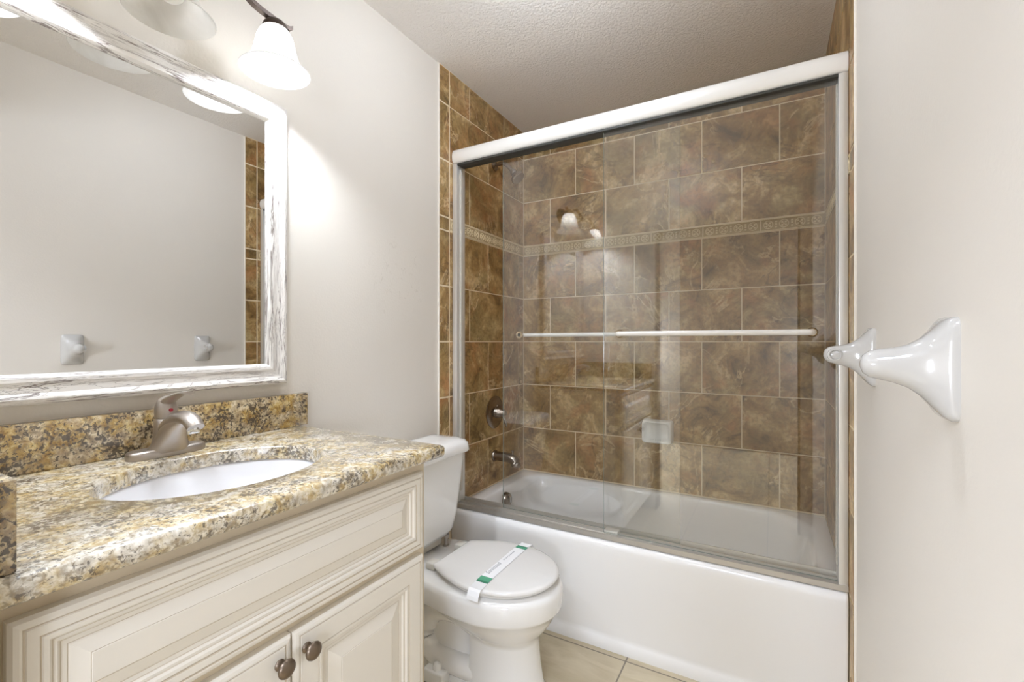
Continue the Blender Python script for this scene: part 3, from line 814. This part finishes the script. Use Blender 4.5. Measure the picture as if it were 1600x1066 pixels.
# ---- undermount sink
sk = thing('sink', 'white oval undermount sink set into the granite countertop below the faucet', 'sink', (SCX, SCY, zb))
bm = nbm()
def sring(a, b, z): return [Vector((SCX + a * math.cos(2 * PI * k / n), SCY + b * math.sin(2 * PI * k / n), z)) for k in range(n)]
z0 = zb - 0.0006
loft(bm, [sring(0.02, 0.02, z0 - 0.150), sring(0.10, 0.12, z0 - 0.146), sring(0.150, 0.19, z0 - 0.10), sring(0.172, 0.215, z0 - 0.03), sring(0.188, 0.231, z0 - 0.012), sring(0.190, 0.233, z0),
          sring(0.170, 0.213, z0), sring(0.166, 0.209, z0 - 0.006), sring(0.160, 0.203, z0 - 0.035), sring(0.142, 0.181, z0 - 0.09), sring(0.115, 0.145, z0 - 0.122), sring(0.075, 0.09, z0 - 0.135), sring(0.03, 0.03, z0 - 0.139)])
obj('basin', bm, 'bowlwhite', sk, 60)
bm = nbm(); lathe(bm, (SCX, SCY, z0 - 0.139), (0, 0, 1), [(0, 0.028), (0.003, 0.028), (0.005, 0.022), (0.004, 0.012), (0.006, 0.0)], 28); obj('drain', bm, 'chrome', sk)

# ---- faucet
FCY = -1.925; FCX = 0.075
fc = thing('faucet', 'brushed nickel single-lever faucet behind the oval sink', 'faucet', (FCX, FCY, CT))
bm = nbm()
def fring(a, b, z, e=3.0): return [Vector((x, y, z)) for x, y in superellipse(FCX, FCY, a, b, e, 40)]
loft(bm, [fring(0.027, 0.080, CT + 0.0005), fring(0.0275, 0.0805, CT + 0.010), fring(0.0268, 0.079, CT + 0.015), fring(0.024, 0.075, CT + 0.0185), fring(0.012, 0.05, CT + 0.019)])
obj('base_plate', bm, 'nickel', fc, 50)
bm = nbm()
# body sweeps up from the plate and forward into the spout
def brng(cx, cz, ax, ay, tilt, nn=28):
    d = Vector((math.cos(tilt), 0, -math.sin(tilt)))   # ring axis lies in xz; ring basis: y and the in-plane normal
    u = Vector((math.cos(tilt), 0, math.sin(tilt)))
    return [Vector((cx, FCY, cz)) + u * (ax * math.cos(2 * PI * k / nn)) + Vector((0, 1, 0)) * (ay * math.sin(2 * PI * k / nn)) for k in range(nn)]
loft(bm, [brng(0.072, CT + 0.012, 0.025, 0.030, 0), brng(0.071, CT + 0.04, 0.0245, 0.0265, 0), brng(0.070, CT + 0.070, 0.0235, 0.0245, 0), brng(0.070, CT + 0.084, 0.0225, 0.0230, 0), brng(0.070, CT + 0.087, 0.019, 0.019, 0)])
obj('body', bm, 'nickel', fc, 60)
bm = nbm()
# skirt fans up from the plate and flows forward into the spout
loft(bm, [brng(0.080, CT + 0.010, 0.026, 0.048, 0), brng(0.083, CT + 0.020, 0.027, 0.042, 0), brng(0.089, CT + 0.036, 0.030, 0.034, 0), brng(0.096, CT + 0.052, 0.033, 0.0275, 0), brng(0.105, CT + 0.068, 0.038, 0.0225, 0), brng(0.116, CT + 0.082, 0.042, 0.019, 0), brng(0.122, CT + 0.090, 0.036, 0.014, 0)])
pth = smooth_path([(0.078, FCY, CT + 0.062), (0.105, FCY, CT + 0.080), (0.138, FCY, CT + 0.092), (0.168, FCY, CT + 0.093), (0.190, FCY, CT + 0.085), (0.202, FCY, CT + 0.074)], 6)
m_ = len(pth)
tube(bm, pth, [0.0225 - 0.005 * i / (m_ - 1) for i in range(m_)], 22, ry=[0.0155 - 0.0015 * i / (m_ - 1) for i in range(m_)])
sp = obj('spout', bm, 'nickel', fc, 60)
bm = nbm(); lathe(bm, (0.190, FCY, CT + 0.074), (0.2, 0, -1), [(-0.004, 0.0125), (0.012, 0.0125), (0.014, 0.011), (0.014, 0.0)], 20); obj('aerator', bm, 'chrome', sp)
bm = nbm()
loft(bm, [brng(0.070, CT + 0.087, 0.0215, 0.0225, 0), brng(0.070, CT + 0.10, 0.0225, 0.0235, -0.1), brng(0.070, CT + 0.114, 0.0215, 0.022, -0.2), brng(0.073, CT + 0.126, 0.017, 0.018, -0.35), brng(0.078, CT + 0.134, 0.009, 0.010, -0.5)])
pth = smooth_path([(0.064, FCY, CT + 0.116), (0.088, FCY, CT + 0.130), (0.115, FCY, CT + 0.140), (0.145, FCY, CT + 0.148), (0.172, FCY, CT + 0.150)], 6)
m_ = len(pth)
tube(bm, pth, [0.0165 - 0.005 * i / m_ for i in range(m_)], 18, ry=[0.0125 - 0.008 * min(1, i / (m_ * 0.6)) for i in range(m_)])
hd_ = obj('lever_handle', bm, 'nickel', fc, 60)
bm = nbm(); lathe(bm, (0.0915, FCY, CT + 0.106), (1, 0, 0.1), [(-0.002, 0.0045), (0.0025, 0.004), (0.0032, 0.0)], 14); obj('temperature_dot', bm, 'red', hd_)

# ============================================================ MIRROR
MY0, MY1, MZ0, MZ1, FWD = -2.300, -1.577, 1.081, 1.926, 0.062
mir = thing('wall_mirror', 'large wall mirror in a whitewashed distressed wood frame above the faucet', 'mirror', (0, (MY0 + MY1) / 2, MZ0))
bm = nbm()
fp = [(0.0, -0.006), (0.0, 0.014), (0.004, 0.021), (0.012, 0.024), (0.019, 0.021), (0.023, 0.018), (0.040, 0.0165), (0.046, 0.0185), (0.054, 0.017), (0.060, 0.011), (FWD, 0.006), (FWD, -0.006)]
rings = []
for i, h in fp:
    c = [(MY0 + i, MZ0 + i), (MY1 - i, MZ0 + i), (MY1 - i, MZ1 - i), (MY0 + i, MZ1 - i)]
    rings.append([Vector((h, y, z)) for y, z in c])
vr = [[bm.verts.new(p) for p in r] for r in rings]
for i in range(len(vr) - 1):
    for k in range(4):
        f = bm.faces.new((vr[i][k], vr[i][(k + 1) % 4], vr[i + 1][(k + 1) % 4], vr[i + 1][k])); f.material_index = k % 2
obj('mirror_frame', bm, ['frame_h', 'frame_v'], mir, 25)
bm = nbm(); box(bm, (-0.004, MY0 + FWD - 0.008, MZ0 + FWD - 0.008), (0.004, MY1 - FWD + 0.008, MZ1 - FWD + 0.008)); obj('mirror_glass', bm, 'mirror', mir, smooth=False)

# ============================================================ VANITY LIGHT
LX, LZ = 0.145, 2.066
LYS = (-1.700, -1.950, -2.200)
vl = thing('vanity_light', 'three-shade bronze vanity light with bell glass shades above the mirror', 'light fixture', (PX, -1.95, 2.11))
bm = nbm()
ctr = (PX, -1.95, 2.11)
rings = [[Vector((PX + x, -1.95 + a * r, 2.11 + b * r)) for a, b in superellipse(0, 0, 0.11, 0.058, 2.2, 40)] for x, r in ((0, 1), (0.012, 1), (0.02, 0.9), (0.022, 0.6))]
loft(bm, rings); obj('back_plate', bm, 'bronze', vl)
bm = nbm(); tube(bm, smooth_path([(PX + 0.015, -1.95, 2.11), (0.07, -1.95, 2.108), (LX, -1.95, 2.082)], 6), 0.011, 14); obj('stem', bm, 'bronze', vl, 60)
bm = nbm()
pts = [(-1.652, 2.086), (-1.664, 2.079), (-1.682, 2.078), (-1.70, 2.080), (-1.76, 2.088), (-1.825, 2.118), (-1.89, 2.100), (-1.95, 2.080), (-2.01, 2.100), (-2.075, 2.118), (-2.14, 2.092), (-2.20, 2.080), (-2.225, 2.079), (-2.25, 2.088)]
pth = smooth_path([(LX, y, z) for y, z in pts], 6)
rings = [[p + Vector((sx * 0.008, 0, sz * 0.0055)) for sx, sz in ((-1, -1), (1, -1), (1, 1), (-1, 1))] for p in pth]
loft(bm, rings); obj('scroll_arm', bm, 'bronze', vl, 40)
SHADE = [(0.0, 0.028), (-0.010, 0.037), (-0.024, 0.044), (-0.045, 0.049), (-0.068, 0.054), (-0.088, 0.061), (-0.103, 0.072), (-0.113, 0.084), (-0.117, 0.088)]
for i, y in enumerate(LYS):
    bm = nbm(); lathe(bm, (LX, y, LZ + 0.014), (0, 0, -1), [(0, 0.012), (0.004, 0.022), (0.012, 0.029), (0.022, 0.033), (0.026, 0.033), (0.026, 0.0)], 28); obj('shade_fitter', bm, 'bronze', vl)
    bm = nbm(); inner = [(t_, r - 0.003) for t_, r in reversed(SHADE)]
    prof = [(-t_, r) for t_, r in SHADE] + [(0.1185, 0.0865)] + [(-t_, r) for t_, r in inner]
    lathe(bm, (LX, y, LZ - 0.008), (0, 0, -1), prof, 40, False, False)
    s_ = obj('glass_shade', bm, 'shade', vl, 60)
    bm = nbm(); prof = [(0.0, 0.013), (0.028, 0.014)] + [(0.028 + 0.027 + 0.029 * math.sin(a), 0.0295 * math.cos(a)) for a in [(-0.9 + (PI / 2 + 0.9) * k / 8) for k in range(9)]]
    lathe(bm, (LX, y, LZ - 0.012), (0, 0, -1), prof, 16)
    b_ = obj('bulb', bm, 'bulb_off' if i == 1 else 'bulb', vl, 60)
    if i == 1: b_['label'] = 'unlit bulb of the middle shade'

# ============================================================ TOWEL BAR POSTS ON THE RIGHT WALL
def post(y, label, d):
    """ceramic post: rectangular plate flaring into a rounded arm; d = +1/-1 the side of the rod socket"""
    t = thing('towel_bar_post', label, 'towel bar post', (RX, y, 1.172), 'white towel bar posts on the right wall')
    bm = nbm(); rings = []
    nn = 40
    # (distance from wall, half width y, half height z, exponent, z shift)
    for dx, hy, hz, e, dz in ((0.0, 0.041, 0.0705, 9, 0), (0.006, 0.041, 0.0705, 8, 0), (0.012, 0.038, 0.066, 5, 0), (0.021, 0.032, 0.054, 3.2, 0.0), (0.032, 0.027, 0.041, 2.6, 0.001), (0.046, 0.0235, 0.031, 2.3, 0.002),
                              (0.062, 0.0215, 0.0255, 2.1, 0.003), (0.078, 0.0205, 0.0225, 2, 0.004), (0.090, 0.018, 0.0195, 2, 0.004), (0.0975, 0.012, 0.013, 2, 0.004), (0.1005, 0.004, 0.0045, 2, 0.004)):
        rings.append([Vector((RX - dx, y + p, 1.172 + dz + q)) for p, q in superellipse(0, 0, hy, hz, e, nn)])
    loft(bm, rings, True, True)
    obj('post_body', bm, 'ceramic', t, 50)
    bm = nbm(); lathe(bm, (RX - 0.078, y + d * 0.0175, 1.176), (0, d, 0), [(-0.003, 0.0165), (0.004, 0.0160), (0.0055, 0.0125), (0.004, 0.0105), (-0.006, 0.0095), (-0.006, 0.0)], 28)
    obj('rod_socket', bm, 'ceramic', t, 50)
post(-1.615, 'white ceramic towel bar post on the right wall nearest the camera', 1)
post(-1.055, 'white ceramic towel bar post on the right wall nearest the bathtub', -1)
